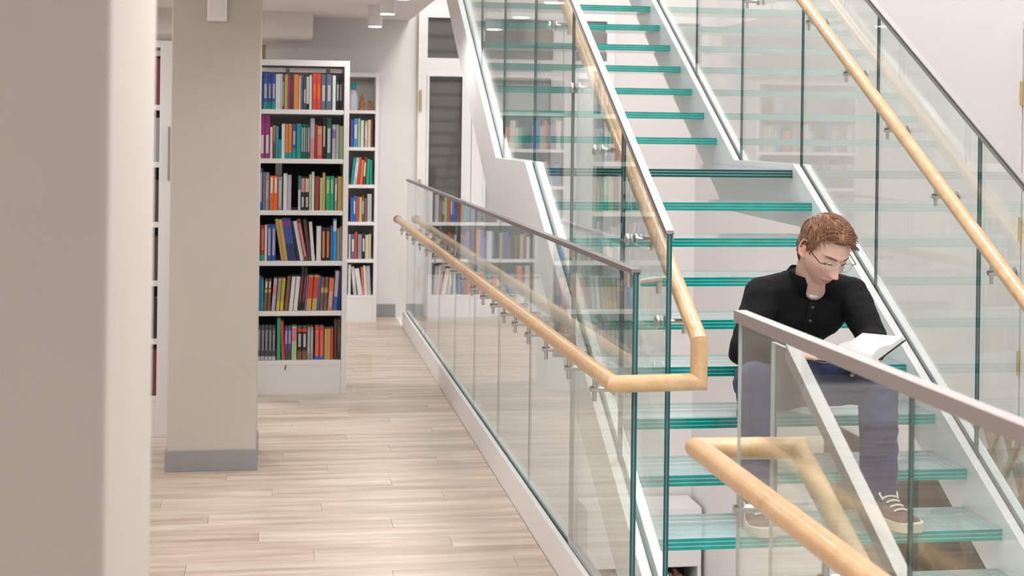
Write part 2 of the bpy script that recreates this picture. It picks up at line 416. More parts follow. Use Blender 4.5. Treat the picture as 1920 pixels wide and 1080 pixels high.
# ------------------------------------------------------------------ glass balustrades
def panel(poly, xc, t, pale=None):
    a = sum(poly[i][0]*poly[(i+1) % len(poly)][1] - poly[(i+1) % len(poly)][0]*poly[i][1] for i in range(len(poly)))
    if a < 0: poly = poly[::-1]
    n = len(poly); xs = [xc-t/2, xc-t*.09, xc+t*.09, xc+t/2]
    vs = [(x, y, z) for x in xs for y, z in poly]
    mb = MB(); mb.add(vs, [tuple(range(n-1, -1, -1)), tuple(3*n+i for i in range(n))], 0)
    o = 0
    for k in range(3):
        mb.f += [[k*n+i, k*n+(i+1) % n, (k+1)*n+(i+1) % n, (k+1)*n+i] for i in range(n)]
        mb.m += [(3 if i == pale else (2 if k == 1 else 1)) for i in range(n)]
    return mb
def stair_glass(xc, ys, label, prefix_down=None, zoff=0):
    e = empty('glass_balustrade', (xc, ys[0], nz1(ys[0]))); tag(e, label, 'balustrade')
    inv = Matrix.Translation(-Vector(e.location))
    def par(o): o.parent = e; o.matrix_parent_inverse = inv; return o
    def topz(Y):
        return nz1(Y)+1.2 if Y <= 6.885 else (2.65 if Y <= 7.83 else nz2(Y)+1.235)
    def botz(Y):
        return nz1(Y)+TOPC-.04 if Y <= 6.885 else (1.44 if Y <= 7.83 else nz2(Y)+TOPC-.04)
    for a, b in zip(ys[:-1], ys[1:]):
        a2, b2 = a+.003, b-.003
        par(mk('glass_panel', panel([(a2, botz(a2)), (b2, botz(b2)), (b2, topz(b2)), (a2, topz(a2))], xc, .017 if a == ys[0] else .0115), [M_glass, M_edged, M_edgel]))
    cap = MB(); P = [(ys[0], topz(ys[0]))] + [(q, topz(q)) for q in (6.885, 7.83) if q < ys[-1]] + [(ys[-1], topz(ys[-1]))]
    poly = [(a, b+.004) for a, b in P] + [(a, b-.018) for a, b in reversed(P)]
    cap.prism(poly, xc-.0125, xc-.0088).prism(poly, xc+.0088, xc+.0125)
    cap.prism([(a, b+.012) for a, b in P] + [(a, b+.0005) for a, b in reversed(P)], xc-.0125, xc+.0125)
    par(mk('top_rail', cap, M_barcap))
    return e
stair_glass(XL, [4.43, 5.06, 5.967, 6.87, 7.825, 8.73, 9.65, 10.6], 'glass balustrade with steel edge on the hall side of the stairs')
stair_glass(XR, [3.98, 5.042, 5.967, 6.885, 7.83, 8.73, 9.65, 10.6], 'tall glass balustrade along the far right side of the stairs')
# flight going down towards the camera
e = empty('glass_balustrade', (XL, 3.46, 0)); tag(e, 'glass balustrade with sloping steel edge going down behind the near guard', 'balustrade')
inv = Matrix.Translation(-Vector(e.location))
def nzd(Y): return (Y - 3.50)*RISE/G1
def zd(Y): return 1.215 + nzd(Y) if Y < 3.33 else 1.215 + nzd(3.33)
for a, b in ((2.1, 3.46),):
    P = [(a, nzd(a)+.05), (b, nzd(b)+.05), (b, zd(b))] + ([(3.33, zd(3.33))] if b > 3.4 else []) + [(a, zd(a))]
    o = mk('glass_panel', panel(P, XL, .010), [M_glass, M_pale, M_pale], e); o.matrix_parent_inverse = inv
P = [(2.1, zd(2.1)), (3.33, zd(3.33))]
o = mk('top_rail', MB().prism([(a, b+.014) for a, b in P] + [(a, b-.022) for a, b in reversed(P)], XL-.015, XL+.015), M_barcap, e); o.matrix_parent_inverse = inv
o = mk('stringer', MB().prism([(1.9, nzd(1.9)+TOPC), (3.6, nzd(3.6)+TOPC-.05), (3.6, nzd(3.6)-.28), (1.9, nzd(1.9)-.235)], XL-.0425, XL+.0425), M_steelwhite, e); o.matrix_parent_inverse = inv

def guard(ys, label, capmat, near=False):
    e = empty('glass_guard', (GX, ys[0], 0)); tag(e, label, 'guard rail')
    inv = Matrix.Translation(-Vector(e.location))
    def par(o): o.parent = e; o.matrix_parent_inverse = inv; return o
    for a, b in zip(ys[:-1], ys[1:]):
        par(mk('glass_panel', panel([(a+.0015, .07), (b-.0015, .07), (b-.0015, 1.205), (a+.0015, 1.205)], GX, .0085 if near else (.0175 if a == ys[0] else .006), 1 if (not near or b == ys[-1]) and b != 0 else None), [M_glass, M_edged, M_edgel, M_pale]))
    a, b = ys[0], ys[-1]
    par(mk('top_rail', MB().box(GX-.0145, GX+.0145, a-.004, b+.004, 1.2055, 1.215).box(GX-.0145, GX-.0092, a-.004, b+.004, 1.188 if near else 1.198, 1.2055).box(GX+.0092, GX+.0145, a-.004, b+.004, 1.188 if near else 1.198, 1.2055), capmat))
    sh = MB().box(GX-.030, GX-.0105, a-.03, b+.03, .0002, .135).box(GX+.0105, GX+.030, a-.03, b+.03, .0002, .135).box(GX-.0105, GX+.0105, a-.03, b+.03, .0002, .065)
    par(mk('base_shoe', sh, M_steelwhite))
    par(mk('gasket', MB().box(GX-.0104, GX-.0090, a, b, .066, .131).box(GX+.0090, GX+.0104, a, b, .066, .131), M_shelf))
    return e
g_hall = guard([4.345, 5.283, 6.19, 7.08, 7.97, 8.86, 9.75, 10.64, 11.5, 12.19], 'long glass guard with dark steel edge along the wooden hall floor', M_capd)
guard([.9, 1.62, 2.384, 3.33], 'near glass guard with steel edge in front of the reading person', M_cap, True)

# ------------------------------------------------------------------ handrails
RR = .026
def handrail(pts, label, brackets, ball=None):
    e = empty('handrail', pts[0]); tag(e, label, 'handrail')
    inv = Matrix.Translation(-Vector(e.location))
    o = mk('rail', MB().tube(pts, RR, 22), M_rail, e, 25); o.matrix_parent_inverse = inv
    if ball:
        o = mk('end_cap', MB().ball(ball, .036, n=20), M_steel, e, 60); o.matrix_parent_inverse = inv
    for (x, y, z, gx) in brackets:
        b = empty('bracket', (x, y, z)); b.parent = e; b.matrix_parent_inverse = inv
        s = 1 if gx > x else -1; L = abs(gx - x)
        mk('pin', MB().tube([(0, 0, -.098), (0, 0, -.02)], .0068, 10), M_steel, b, 40)
        mk('arm', MB().tube([(-s*.014, 0, -.060), (s*(L-.010), 0, -.060)], .0095, 12), M_steel, b, 40)
        mk('disc', MB().lathe([(.017, 0), (.021, .002), (.021, .009), (.018, .011)], (s*(L-.0205), 0, -.060), (s, 0, 0), 18)
           .lathe([(.018, 0), (.021, .002), (.021, .008), (.017, .011)], (s*(L+.0092), 0, -.060), (s, 0, 0), 18), M_steel, b, 40)
RXG = .988; RZ = .882
XRL, XRR = 1.262, 2.425
bl = [(RXG, y, RZ, GX) for y in (4.555, 4.97, 5.40, 5.79, 6.12, 6.43, 6.76, 7.1, 7.5, 7.9, 8.35, 8.8, 9.3, 9.8, 10.3, 10.8, 11.3, 11.8)]
ce = .935
up_pts = [(RXG, 12.2, RZ), (RXG, 4.29, RZ), (XRL, 4.345, RZ-.006), (XRL, 4.345, nz1(4.345)+ce), (XRL, 6.97, nz1(6.97)+ce), (XRL, 7.86, nz1(6.97)+ce), (XRL, 10.4, nz2(10.4)+ce+.03)]
b2 = [(XRL, y, nz1(y)+ce, XL) for y in (4.516, 4.931, 5.473, 5.924, 6.45)] + [(XRL, 7.1, nz1(6.97)+ce, XL), (XRL, 7.6, nz1(6.97)+ce, XL)] + [(XRL, y, nz2(y)+ce+.03, XL) for y in (8.2, 8.7, 9.2)]
handrail(up_pts, 'beech handrail running along the hall guard and turning up the stairs', bl + b2, (RXG, 12.225, RZ))
cr = .905
zr_l = nz1(6.93)+cr
rp = [(XRR, 4.0, nz1(4.0)+cr), (XRR, 6.93, zr_l), (XRR, 7.86, zr_l), (XRR, 10.4, nz2(10.4)+cr)]
b3 = [(XRR, y, nz1(y)+cr, XR) for y in (4.35, 4.796, 5.243, 5.694, 6.141, 6.609)] + [(XRR, 7.02, zr_l, XR), (XRR, 7.53, zr_l, XR)] + [(XRR, y, nz2(y)+cr, XR) for y in (8.1, 8.6, 9.1)]
handrail(rp, 'beech handrail sloping down the far right side of the stairs', b3)
cd = .88
dp = [(RXG, .9, RZ), (RXG, 3.395, RZ), (XRL-.03, 3.395, RZ-.002), (XRL-.03, 1.9, RZ-.002-(3.395-1.9)*.44)]
b4 = [(RXG, y, RZ, GX) for y in (3.075, 2.572, 2.05, 1.5)]
handrail(dp, 'beech handrail on the near guard, turning back and down', b4)

# steel link between guard and stair glass
e = empty('glass_clamp', (0, .055, 1.17)); e.parent = g_hall
mk('rod', MB().tube([(.014, 0, 0), (XL-GX-.010, .10, 0)], .010, 12), M_steel, e, 40)
mk('clip', MB().box(-.02, .02, -.03, .02, -.012, .030), M_steel, e)
mk('clip', MB().tube([(XL-GX-.014, .10, -.045), (XL-GX-.014, .10, .012)], .009, 12), M_steel, e, 40)

# ------------------------------------------------------------------ books
PAL = dict(lime=(.34,.48,.08), blue=(.035,.085,.36), teal=(.01,.30,.30), white=(.70,.69,.68), lg=(.48,.48,.49), grey=(.27,.28,.30), purple=(.20,.12,.38),
    olive=(.42,.36,.06), mag=(.36,.03,.22), pink=(.62,.22,.26), dbrown=(.07,.045,.035), orange=(.68,.22,.05), slate=(.11,.14,.21), dg=(.06,.063,.07), red=(.60,.06,.03),
    vorange=(.78,.14,.015), dgreen=(.005,.10,.07), green=(.02,.36,.17), black=(.014,.014,.016), dpurple=(.10,.03,.08), lilac=(.46,.40,.52), maroon=(.17,.03,.035),
    dred=(.30,.045,.03), gold=(.55,.36,.10), sky=(.03,.30,.58), cream=(.62,.53,.38), navy=(.02,.035,.15), indigo=(.09,.07,.28), salmon=(.66,.18,.12),
    brown=(.20,.10,.055), yellow=(.60,.50,.06), lgreen=(.42,.55,.28), beige=(.55,.48,.38), royal=(.02,.14,.50))
CN = dict(lime='lime green', lg='light grey', mag='magenta', dbrown='dark brown', dg='charcoal', vorange='bright orange', dgreen='dark green', dpurple='plum', dred='dark red',
    sky='bright blue', royal='royal blue', lgreen='pale green', olive='olive')
M_page = pm('book_paper', (.74, .70, .62), .9)
for k, c in PAL.items(): pm('cover_' + k, c, .5)
def book(x, yfront, z, t, h, col, lean=0, depth=None, lab=None, band=None, foot=None, label='', group='', face=0):
    depth = depth or .145
    mb = MB(); b = .0022
    mb.box(-t/2, t/2, 0, .003, 0, h).box(-t/2, -t/2+b, .003, depth, 0, h).box(t/2-b, t/2, .003, depth, 0, h)
    o = mk('book', mb, MATS['cover_' + col]); tag(o, label, 'book', group)
    mk('pages', MB().box(-t/2+b, t/2-b, .0032, depth-.005, .003, h-.004), M_page, o)
    if lab: mk('spine_label', MB().box(-t*.27, t*.27, -.0006, 0, h*lab[0], h*lab[1]), MATS['cover_' + lab[2]], o)
    if band: mk('spine_band', MB().box(-t*.48, t*.48, -.0004, 0, h*band[0], h*band[1]), MATS['cover_' + band[2]], o)
    if foot: mk('spine_foot', MB().box(-t*.49, t*.49, -.0005, 0, 0.001, h*foot[0]), MATS['cover_' + foot[1]], o)
    a = math.radians(lean)
    o.rotation_euler = (0, a, face)
    o.location = (x, yfront, z + t/2*abs(math.sin(a)) + .0004)
    return o

def bookcase(name, x0, x1, yf, depth, shelves, ztop, label, back, side=.032, th=.028, uprights=()):
    e = empty(name, ((x0+x1)/2, yf, 0)); tag(e, label, 'bookcase')
    ox = (x0+x1)/2
    for a, b in ((x0, x0+side), (x1-side, x1)): bevel(mk('side_panel', MB().box(a-ox, b-ox, 0, depth, 0, ztop), M_shelf, e), .002)
    mk('top_board', MB().box(x0-ox+side, x1-ox-side, 0, depth, ztop-.035, ztop), M_shelf, e)
    for z in shelves: bevel(mk('shelf', MB().box(x0-ox+side, x1-ox-side, .004, depth-.012, z-th, z), M_shelf, e), .002)
    mk('kick_board', MB().box(x0-ox+side, x1-ox-side, .006, .024, 0, shelves[0]-th), M_shelf, e)
    bz = [shelves[0]] + list(shelves[1:]) + [ztop-.035]
    for k in range(len(shelves)):
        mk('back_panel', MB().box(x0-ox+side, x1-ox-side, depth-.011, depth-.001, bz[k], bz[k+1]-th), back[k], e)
    for u in uprights: mk('upright', MB().box(u[0]-ox, u[1]-ox, .20, .225, u[2], u[3]), M_shelf, e)
    return e
B1Y = 9.18
M_backshade = pm('back_board_shade', (.05, .049, .051), .8); M_backl = pm('back_board_light', (.74, .73, .72), .8)  # dark board colour stands for the shade behind the books
SZ = [.205, .505, .81, 1.118, 1.433, 1.733]
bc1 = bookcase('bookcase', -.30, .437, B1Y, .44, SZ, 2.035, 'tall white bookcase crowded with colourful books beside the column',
         [M_backshade, M_backshade, M_backshade, M_backshade, M_backl, M_backl], uprights=[(-.005, .035, 1.12, 1.40), (.30, .325, 1.74, 1.99), (.05, .075, 1.74, 1.99)])
for zz in (1.95, 1.91): mk('support_rail', MB().box(-.335, .335, .26, .272, zz, zz+.02), M_shelf, bc1)
def px1(c): return .3975 + (460 + c/3.273 - 640)*.0033
def px2(c): return .3975 + (460 + c/3.0 - 640)*.0033
# (left in crop px, width, colour, top in crop px, lean, extras)
R6 = [ # top shelf
 (78,16,'lime',165),(94,17,'blue',165),(112,26,'blue',162,0,'F.20teal L.3.7lg'),(139,23,'blue',162,0,'F.20teal L.3.7lg'),(163,22,'blue',160,0,'F.20teal L.3.7lg'),(186,14,'white',168),(200,12,'white',166),
 (212,14,'lg',166),(226,12,'purple',172,0,'L.1.8white'),(239,18,'olive',170),(258,13,'mag',175),(272,20,'dbrown',165,0,'B.45.8maroon'),(293,30,'orange',168),(324,12,'lg',175),(337,14,'slate',170),
 (352,17,'dg',178,0,'L.2.6lg'),(369,17,'lg',180,0,'F.18black'),(388,16,'white',170),(406,24,'red',160,0,'L.3.7vorange'),(430,26,'red',160,0,'L.3.7vorange'),(457,33,'slate',165,0,'L.25.7lg'),(490,32,'slate',165,0,'L.25.7lg'),
 (526,20,'white',170),(550,16,'dgreen',185,0,'F.28black B.85.99black L.3.8lg'),(568,16,'dgreen',185,0,'F.28black B.85.99black L.3.8lg'),(586,14,'dpurple',178)]
R5 = [(70,10,'lime',480),(81,13,'lg',500),(95,29,'mag',432,0,'L.12.55white'),(125,29,'mag',432,0,'L.12.55white'),(156,14,'white',500),(172,17,'orange',490,0,'F.5brown'),(190,16,'sky',495,0,'F.4teal'),(207,16,'teal',575),
 (224,20,'white',480),(246,18,'orange',480,0,'F.17teal'),(265,20,'orange',480,0,'F.17teal'),(287,26,'blue',480,0,'F.3teal L.4.8lilac'),(314,27,'teal',478),(342,13,'dgreen',480,0,'L.2.9lg'),(355,13,'dgreen',480,0,'L.2.9lg'),(368,13,'dgreen',480,0,'L.2.9lg'),(381,13,'dgreen',480,0,'L.2.9lg'),
 (396,26,'lilac',445,0,'F.5pink'),(424,13,'dred',480),(438,30,'salmon',490,0,'B.75.9gold F.12red'),(470,20,'black',440,0,'L.3.8lg'),(493,31,'dgreen',440,0,'L.15.75lg'),(528,22,'lilac',480,0,'B.6.85purple'),(552,18,'lg',480),(573,25,'lgreen',488)]
R4 = [(74,20,'blue',745,0,'L.2.9lilac'),(95,20,'blue',745,0,'L.2.9lilac'),(117,13,'grey',770),(131,23,'grey',770,0,'L.3.8lilac'),(157,24,'vorange',790,0,'L.5.95white'),(181,24,'vorange',790,0,'L.5.95white'),(207,25,'grey',795,0,'L.1.9lg'),
 (238,24,'white',775),(263,24,'lilac',785),(328,15,'teal',790,0,'F.6white'),(344,24,'black',795,0,'B.55.95pink L.1.4lg'),(369,24,'black',795,0,'B.55.95beige L.1.4lg'),(394,12,'lgreen',780),(408,16,'white',765),(427,30,'dred',792),
 (459,14,'lgreen',800),(474,16,'gold',770),(494,25,'green',790,0,'L.5.9lgreen'),(520,24,'green',790,0,'L.5.9lgreen'),(547,15,'grey',800,0,'L.3.8white'),(565,32,'gold',790)]
R3 = [(77,21,'dred',105,0,'F.17teal L.3.9salmon'),(99,21,'dred',105,0,'F.17teal L.3.9salmon'),(121,12,'white',102),(134,23,'blue',100,0,'L.15.9lilac'),(158,23,'blue',100,0,'L.15.9lilac'),
 (186,20,'gold',70,-9,''),(208,20,'gold',72,-9,''),(231,27,'blue',66,-9,'B.83.92mag F.4navy'),(259,27,'blue',66,-9,'B.83.92mag F.4navy'),(286,14,'black',80,-10),(302,24,'white',82,-11),(327,24,'maroon',70,-11,'L.1.9pink'),(352,22,'dbrown',72,-8,''),(376,20,'white',85,-5),
 (404,26,'white',108),(432,24,'black',118,0,'L.1.9orange'),(457,22,'black',118,0,'L.1.9orange'),(481,14,'royal',108),(496,19,'sky',66,0,'B.7.95white'),(517,15,'grey',120),(533,13,'gold',110)]
R2 = [(64,20,'royal',390,0,'B.85.96orange'),(85,19,'royal',390),(105,13,'teal',402),(119,18,'brown',410,2,'B.6.7gold L.75.95white'),(139,17,'brown',410,2,'B.6.7gold L.75.95white'),(160,22,'lilac',402,4,'B.5.8pink'),(186,19,'yellow',402,4,'L.3.95grey'),(207,19,'yellow',402,4,'L.3.95olive'),
 (230,22,'brown',395,5),(255,24,'white',392,5),(280,24,'white',392,5),(305,17,'black',342,5,'L.2.8dred'),(323,16,'black',345,5,'L.2.8dred'),(340,9,'purple',385,4),(350,30,'gold',385,4,'B.35.95red'),(381,30,'gold',385,4,'B.35.95red'),(412,12,'royal',390,3),(425,20,'brown',400,3,'B.55.7gold'),(446,20,'brown',400,3,'B.55.7gold'),
 (468,30,'salmon',402,3,'L.1.6lilac'),(500,22,'lilac',360,3,'F.35royal'),(524,16,'navy',362,2)]
R1 = [(68+20*k,19,'dg',675,0,'L.3.9grey B.35.6black F.12lg') for k in range(6)] + [(194,20,'green',630),(216,17,'red',645,-2),(236,18,'indigo',680,0,'L.5.9lilac F.3dg'),(255,18,'indigo',680,0,'L.5.9lilac F.3dg'),(275,28,'lgreen',675,0,'B.55.95pink'),
 (306,26,'black',680,0,'L.4.8lg B.86.97red F.28brown'),(333,26,'black',680,0,'L.4.8lg B.86.97red F.28brown'),(361,16,'grey',680,0,'L.2.9lg'),(378,16,'grey',680,0,'L.2.9lg'),(402,25,'red',678,0,'L.1.9salmon F.11royal'),(428,25,'red',678,0,'L.1.9salmon F.11royal'),
 (456,16,'gold',690),(472,17,'gold',690),(490,14,'red',685),(508,16,'dbrown',640),(526,20,'dbrown',640,0,'L.2.8brown')]
import re
def extras(s):
    d = dict(lab=None, band=None, foot=None)
    for tok in s.split():
        m = re.match(r'([LBF])(\.\d+)(\.\d+)?([a-z]+)', tok)
        k, a, b, c = m.groups()
        if k == 'L': d['lab'] = (float(a), float(b), c)
        if k == 'B': d['band'] = (float(a), float(b), c)
        if k == 'F': d['foot'] = (float(a), c)
    return d
def pack(cx, t, h, lean, prev):
    a = math.radians(lean); s, c = math.sin(a), math.cos(a)
    zl = t/2*abs(s)
    def left(z): return -t/2*c + (z - zl - t/2*s)*s/c
    def right(z): return t/2*c + (z - zl + t/2*s)*s/c
    if prev:
        px, pr_, ph = prev; hh = min(h*c, ph)
        need = max(px + pr_(z) - left(z) for z in (0, hh*.5, hh)) + .0006
        if cx < need: cx = need
    mx = max(right(0), right(h*c))
    if cx + mx > .4045: cx = .4045 - mx
    return cx, (cx, right, h*c)
SN = ['lowest shelf', 'second shelf up', 'third shelf up', 'fourth shelf up', 'fifth shelf up', 'top shelf']
for si, (rows, fx, sc, bot) in enumerate(((R1, px2, .0011, 860), (R2, px2, .0011, 580), (R3, px2, .0011, 300), (R4, px1, .001008, 998), (R5, px1, .001008, 690), (R6, px1, .001008, 380))):
    xl = px1(70) if fx is px1 else px2(64)
    xfill = xl - .008; n_h = 0
    for k, r in enumerate(rows):
        if k == 0: prev = None
        x, wd, col, top = r[:4]; lean = r[4] if len(r) > 4 else 0; ex = extras(r[5]) if len(r) > 5 else extras('')
        t = wd*sc*(.93 if lean == 0 else .86); h = (bot - top)*sc/math.cos(math.radians(lean))
        h = min(h, .262)
        cx = fx(x + wd/2)
        cx, prev = pack(cx, t, h, lean, prev)
        lb = '%s book, %s from left, %s, tall bookcase' % (CN.get(col, col), ORD[k], SN[si])
        book(cx, B1Y + .022 + random.uniform(0, .012), SZ[si], t, h, col, lean, .15 + random.uniform(-.01, .01), label=lb, group='books in the tall white bookcase', **ex)
    # two more behind the column's edge
    for q in range(3):
        t = random.uniform(.016, .024); xfill -= t + .001
        book(xfill + t/2, B1Y + .03, SZ[si], t, random.uniform(.19, .23), random.choice(['grey', 'white', 'navy', 'dred', 'teal', 'cream']), 0, .15,
             label='%s book, hidden by the column, %s, tall bookcase' % (ORD[q], SN[si]), group='books in the tall white bookcase, behind the column')
bm = MB().bar((.075, B1Y+.015, .205), (.068, B1Y-.004, .15), .008, .0015)
tag(mk('ribbon_bookmark', bm, MATS['cover_dred']), 'red ribbon bookmark hanging over the lowest shelf of the tall bookcase', 'bookmark')
e = empty('cardboard_box', (-.135, B1Y+.06, 2.035)); tag(e, 'brown cardboard box lying on top of the tall white bookcase', 'box')
M_card = pm('cardboard', (.33, .22, .15), .9, nscale=12, namt=.08)
mk('body', MB().box(-.09, .062, 0, .20, .0003, .085), M_card, e); mk('lid', MB().box(-.092, .064, -.002, .202, .0855, .092), M_card, e)

# back bookcase against the rear wall (its left part shows only mirrored in the guard glass)
B2Y = 12.56; S2 = [.222, .525, .838, 1.150, 1.465, 1.775]
bookcase('bookcase', -.09, .845, B2Y, .33, S2, 2.09, 'narrow looking white bookcase at the back wall, half hidden by the tall one', [M_backl]*6, side=.028)
def px3(c): return .60 + (460 + c/3.273 - 650)*.00455
rows2 = [
 [(595-20,14,'white',0),(592,22,'lg',-6),(612,30,'white',-9),(640,14,'salmon',-5),(656,16,'white',-4),(674,24,'lg',-3)],
 [(575,12,'lg',0),(590,18,'slate',0),(609,13,'red',0),(626,22,'grey',0),(650,16,'black',0),(667,18,'cream',0),(686,12,'cream',0)],
 [(636,16,'royal',0),(653,14,'royal',0),(669,16,'red',0),(688,16,'lgreen',0),(706,10,'brown',0),(718,16,'brown',0),(737,26,'lg',0)],
 [(634,14,'teal',6),(650,20,'lg',6),(672,14,'red',5),(690,14,'orange',4),(706,16,'maroon',3),(728,16,'green',2),(746,14,'teal',0)],
 [(630,18,'indigo',0),(650,24,'sky',0),(676,12,'lgreen',0),(692,18,'white',0),(716,16,'beige',0),(734,18,'cream',0),(754,10,'maroon',0)]]
crop2rows = (0, 1)
for si, rows in enumerate(rows2):
    xs = []
    for k, (x, wd, col, lean) in enumerate(rows):
        X = (.60 + (460 + (x+wd/2)/3.0 - 650)*.00455) if si in crop2rows else px3(x+wd/2)
        t = wd*(.00455/3.0 if si in crop2rows else .00455/3.273)*.95
        h = (.255, .215, .215, .225, .235)[si] + random.uniform(-.02, .02)
        if k == 0: prev2 = None
        a2 = math.radians(lean)
        if lean < 0: t *= .85; h *= .95
        X, prev2 = pack(X - .41, t, h, lean, prev2); X += .41
        xs.append(X - t/2 - (.03 if lean < 0 else 0))
        book(X, B2Y+.03, S2[si], t, h, col, lean, .17, lab=(.3, .8, 'white') if k % 3 == 1 else None,
             label='%s book, %s from left, %s, back bookcase' % (CN.get(col, col), ORD[k], SN[si]), group='books in the back bookcase')
    X = min(xs) - .02; k = 0
    while X > -.03:
        t = random.uniform(.018, .045); X -= t + .001
        if X < -.055: break
        col = random.choice(['white', 'lg', 'dred', 'royal', 'black', 'cream', 'orange', 'slate', 'brown', 'teal', 'purple'])
        book(X + t/2, B2Y+.03, S2[si], t, random.uniform(.18, .25), col, 0, .17,
             label='%s book seen mirrored in glass, %s leftwards, %s, back bookcase' % (CN.get(col, col), ORD[k], SN[si]), group='mirrored books, %s, back bookcase' % SN[si])
        k += 1
        if k in (4, 9): X -= random.uniform(.03, .09)
# ornaments on its top shelf
e = empty('bottle', (.635, B2Y+.06, 1.775)); tag(e, 'white bottle with turquoise cap on the back bookcase top shelf', 'bottle')
mk('body', MB().lathe([(.034, .0004), (.038, .006), (.038, .12), (.03, .15), (.017, .165), (.016, .172)], n=20), pm('bottle_white', (.66, .68, .78), .3), e, 40)
mk('cap', MB().lathe([(.020, .1725), (.022, .176), (.022, .225), (.016, .235)], n=16), MATS['cover_teal'], e, 40)
M_fig = pm('carved_wood', (.42, .17, .06), .45, nscale=20, namt=.2)
for k, (X, s, lb) in enumerate(((.705, 1.0, 'larger carved orange-brown figurine next to the white bottle'), (.772, .68, 'smaller carved orange-brown figurine right of the larger one'))):
    e = empty('figurine', (X, B2Y+.07, 1.775)); tag(e, lb, 'figurine', 'carved figurines')
    mk('body', MB().lathe([(.030*s, .0004), (.032*s, .01*s), (.02*s, .025*s), (.027*s, .05*s), (.021*s, .075*s), (.010*s, .088*s)], n=16), M_fig, e, 40)
    mk('head', MB().ball((0, 0, .1*s), .017*s, (1, 1, 1.1), 14), M_fig, e, 60)
    mk('hat', MB().lathe([(.02*s, .108*s), (.012*s, .115*s), (.003*s, .145*s)], n=12), M_fig, e, 40)

# bookcase seen as a sliver between the two columns
B3Y = 8.02; S3 = [.205, .505, .81, 1.118, 1.433, 1.733]
bc3 = bookcase('bookcase', -1.45, -.545, B3Y, .40, S3, 2.07, 'white bookcase showing only as a sliver between the two columns', [M_backshade]*6, side=.062)
for si, z in enumerate(S3):
    X = -.609; 
    for k in range(5):
        t = random.uniform(.02, .032); X -= t + .001
        col = random.choice(['slate', 'dbrown', 'navy', 'grey', 'maroon', 'black'])
        book(X + t/2, B3Y+.02, z, t, random.uniform(.2, .25), col, 0, .16,
             label='%s book, %s from right, %s, sliver bookcase between the columns' % (CN.get(col, col), ORD[k], SN[si]), group='books in the sliver bookcase')
mk('label_holder', MB().box(.435, .452, -.012, -.0005, 1.34, 1.62), M_plinth, bc3)

# ------------------------------------------------------------------ lower level seen between the treads
e = empty('low_bookcase', (3.15, 12.42, LOW)); tag(e, 'white bookcase on the level below, seen under the bottom treads', 'bookcase')
def loc_z(z): return z - LOW
for a, b in ((-.50, -.47), (.47, .50)): mk('side_panel', MB().box(a, b, 0, .44, .0005, loc_z(-1.6)), M_shelf, e)
mk('top_board', MB().box(-.47, .47, 0, .44, loc_z(-1.64), loc_z(-1.6)), M_shelf, e)
mk('fascia', MB().box(-.47, .47, 0, .03, loc_z(-2.10), loc_z(-1.64)), M_shelf, e)
mk('back_panel', MB().box(-.47, .47, .42, .44, .001, loc_z(-1.64)), M_backshade, e)
for z in (-2.47, -2.86): mk('shelf', MB().box(-.47, .47, .004, .42, loc_z(z-.03), loc_z(z)), M_shelf, e)
X = 2.70
for k in range(24):
    t = random.uniform(.026, .042); col = random.choice(['black', 'dbrown', 'dg', 'maroon', 'brown', 'slate'])
    if X + t > 3.60: break
    book(X + t/2, 12.45, -2.47, t, random.uniform(.27, .33), col, 0, .2, label='%s book, %s from the left in the lower level bookcase' % (CN.get(col, col), ORD[k]), group='books on the level below')
    X += t + .002

# picture panel on the right wall below the stairs
def picture_mat():
    m, nt, out = _new('olive_picture')
    b = nt.nodes.new('ShaderNodeBsdfPrincipled'); b.inputs['Roughness'].default_value = .6
    tc = nt.nodes.new('ShaderNodeTexCoord')
    n = nt.nodes.new('ShaderNodeTexNoise'); n.inputs['Scale'].default_value = 4.5; n.inputs['Detail'].default_value = 8; n.inputs['Distortion'].default_value = 1.2
    cr = nt.nodes.new('ShaderNodeValToRGB'); el = cr.color_ramp.elements
    el[0].position = .32; el[0].color = (.007, .006, .004, 1); el[1].position = .74; el[1].color = (.16, .145, .085, 1)
    a = cr.color_ramp.elements.new(.5); a.color = (.030, .025, .012, 1)
    nt.links.new(tc.outputs['Object'], n.inputs['Vector']); nt.links.new(n.outputs[0], cr.inputs[0])
    nt.links.new(cr.outputs[0], b.inputs['Base Color']); nt.links.new(b.outputs[0], out.inputs[0]); return m
e = empty('picture_panel', (RIGHT, 8.3, -1.1)); tag(e, 'dark olive and brown landscape picture on the wall below the stairs', 'picture')
mk('canvas', MB().box(-.025, -.002, -1.05, 1.3, 0, .80), picture_mat(), e)
M_ochre = pm('ochre_print', (.20, .105, .03), .6, nscale=9, namt=.3)
mk('ochre_patch', MB().prism([(-.15, .02), (.95, .02), (1.25, .32), (.75, .42), (.3, .22)], -.0262, -.0252), M_ochre, e)

# wooden lattice on the right wall beyond the glass
e = empty('wooden_lattice', (RIGHT, 6.9, -.25)); tag(e, 'brown wooden lattice of crossing slats on the wall beyond the right glass', 'lattice')
for k in range(4):
    y0 = -.30 + .22*k
    mk('slat', MB().bar((-.03, y0, 0), (-.03, y0+.30, .46), .028, .022, (1, 0, 0)), M_lattice, e)
    mk('slat', MB().bar((-.055, y0+.32, 0), (-.055, y0, .46), .028, .022, (1, 0, 0)), M_lattice, e)
mk('batten', MB().box(-.018, -.0005, -.32, .72, .40, .43).box(-.018, -.0005, -.32, .72, .03, .06), M_lattice, e)
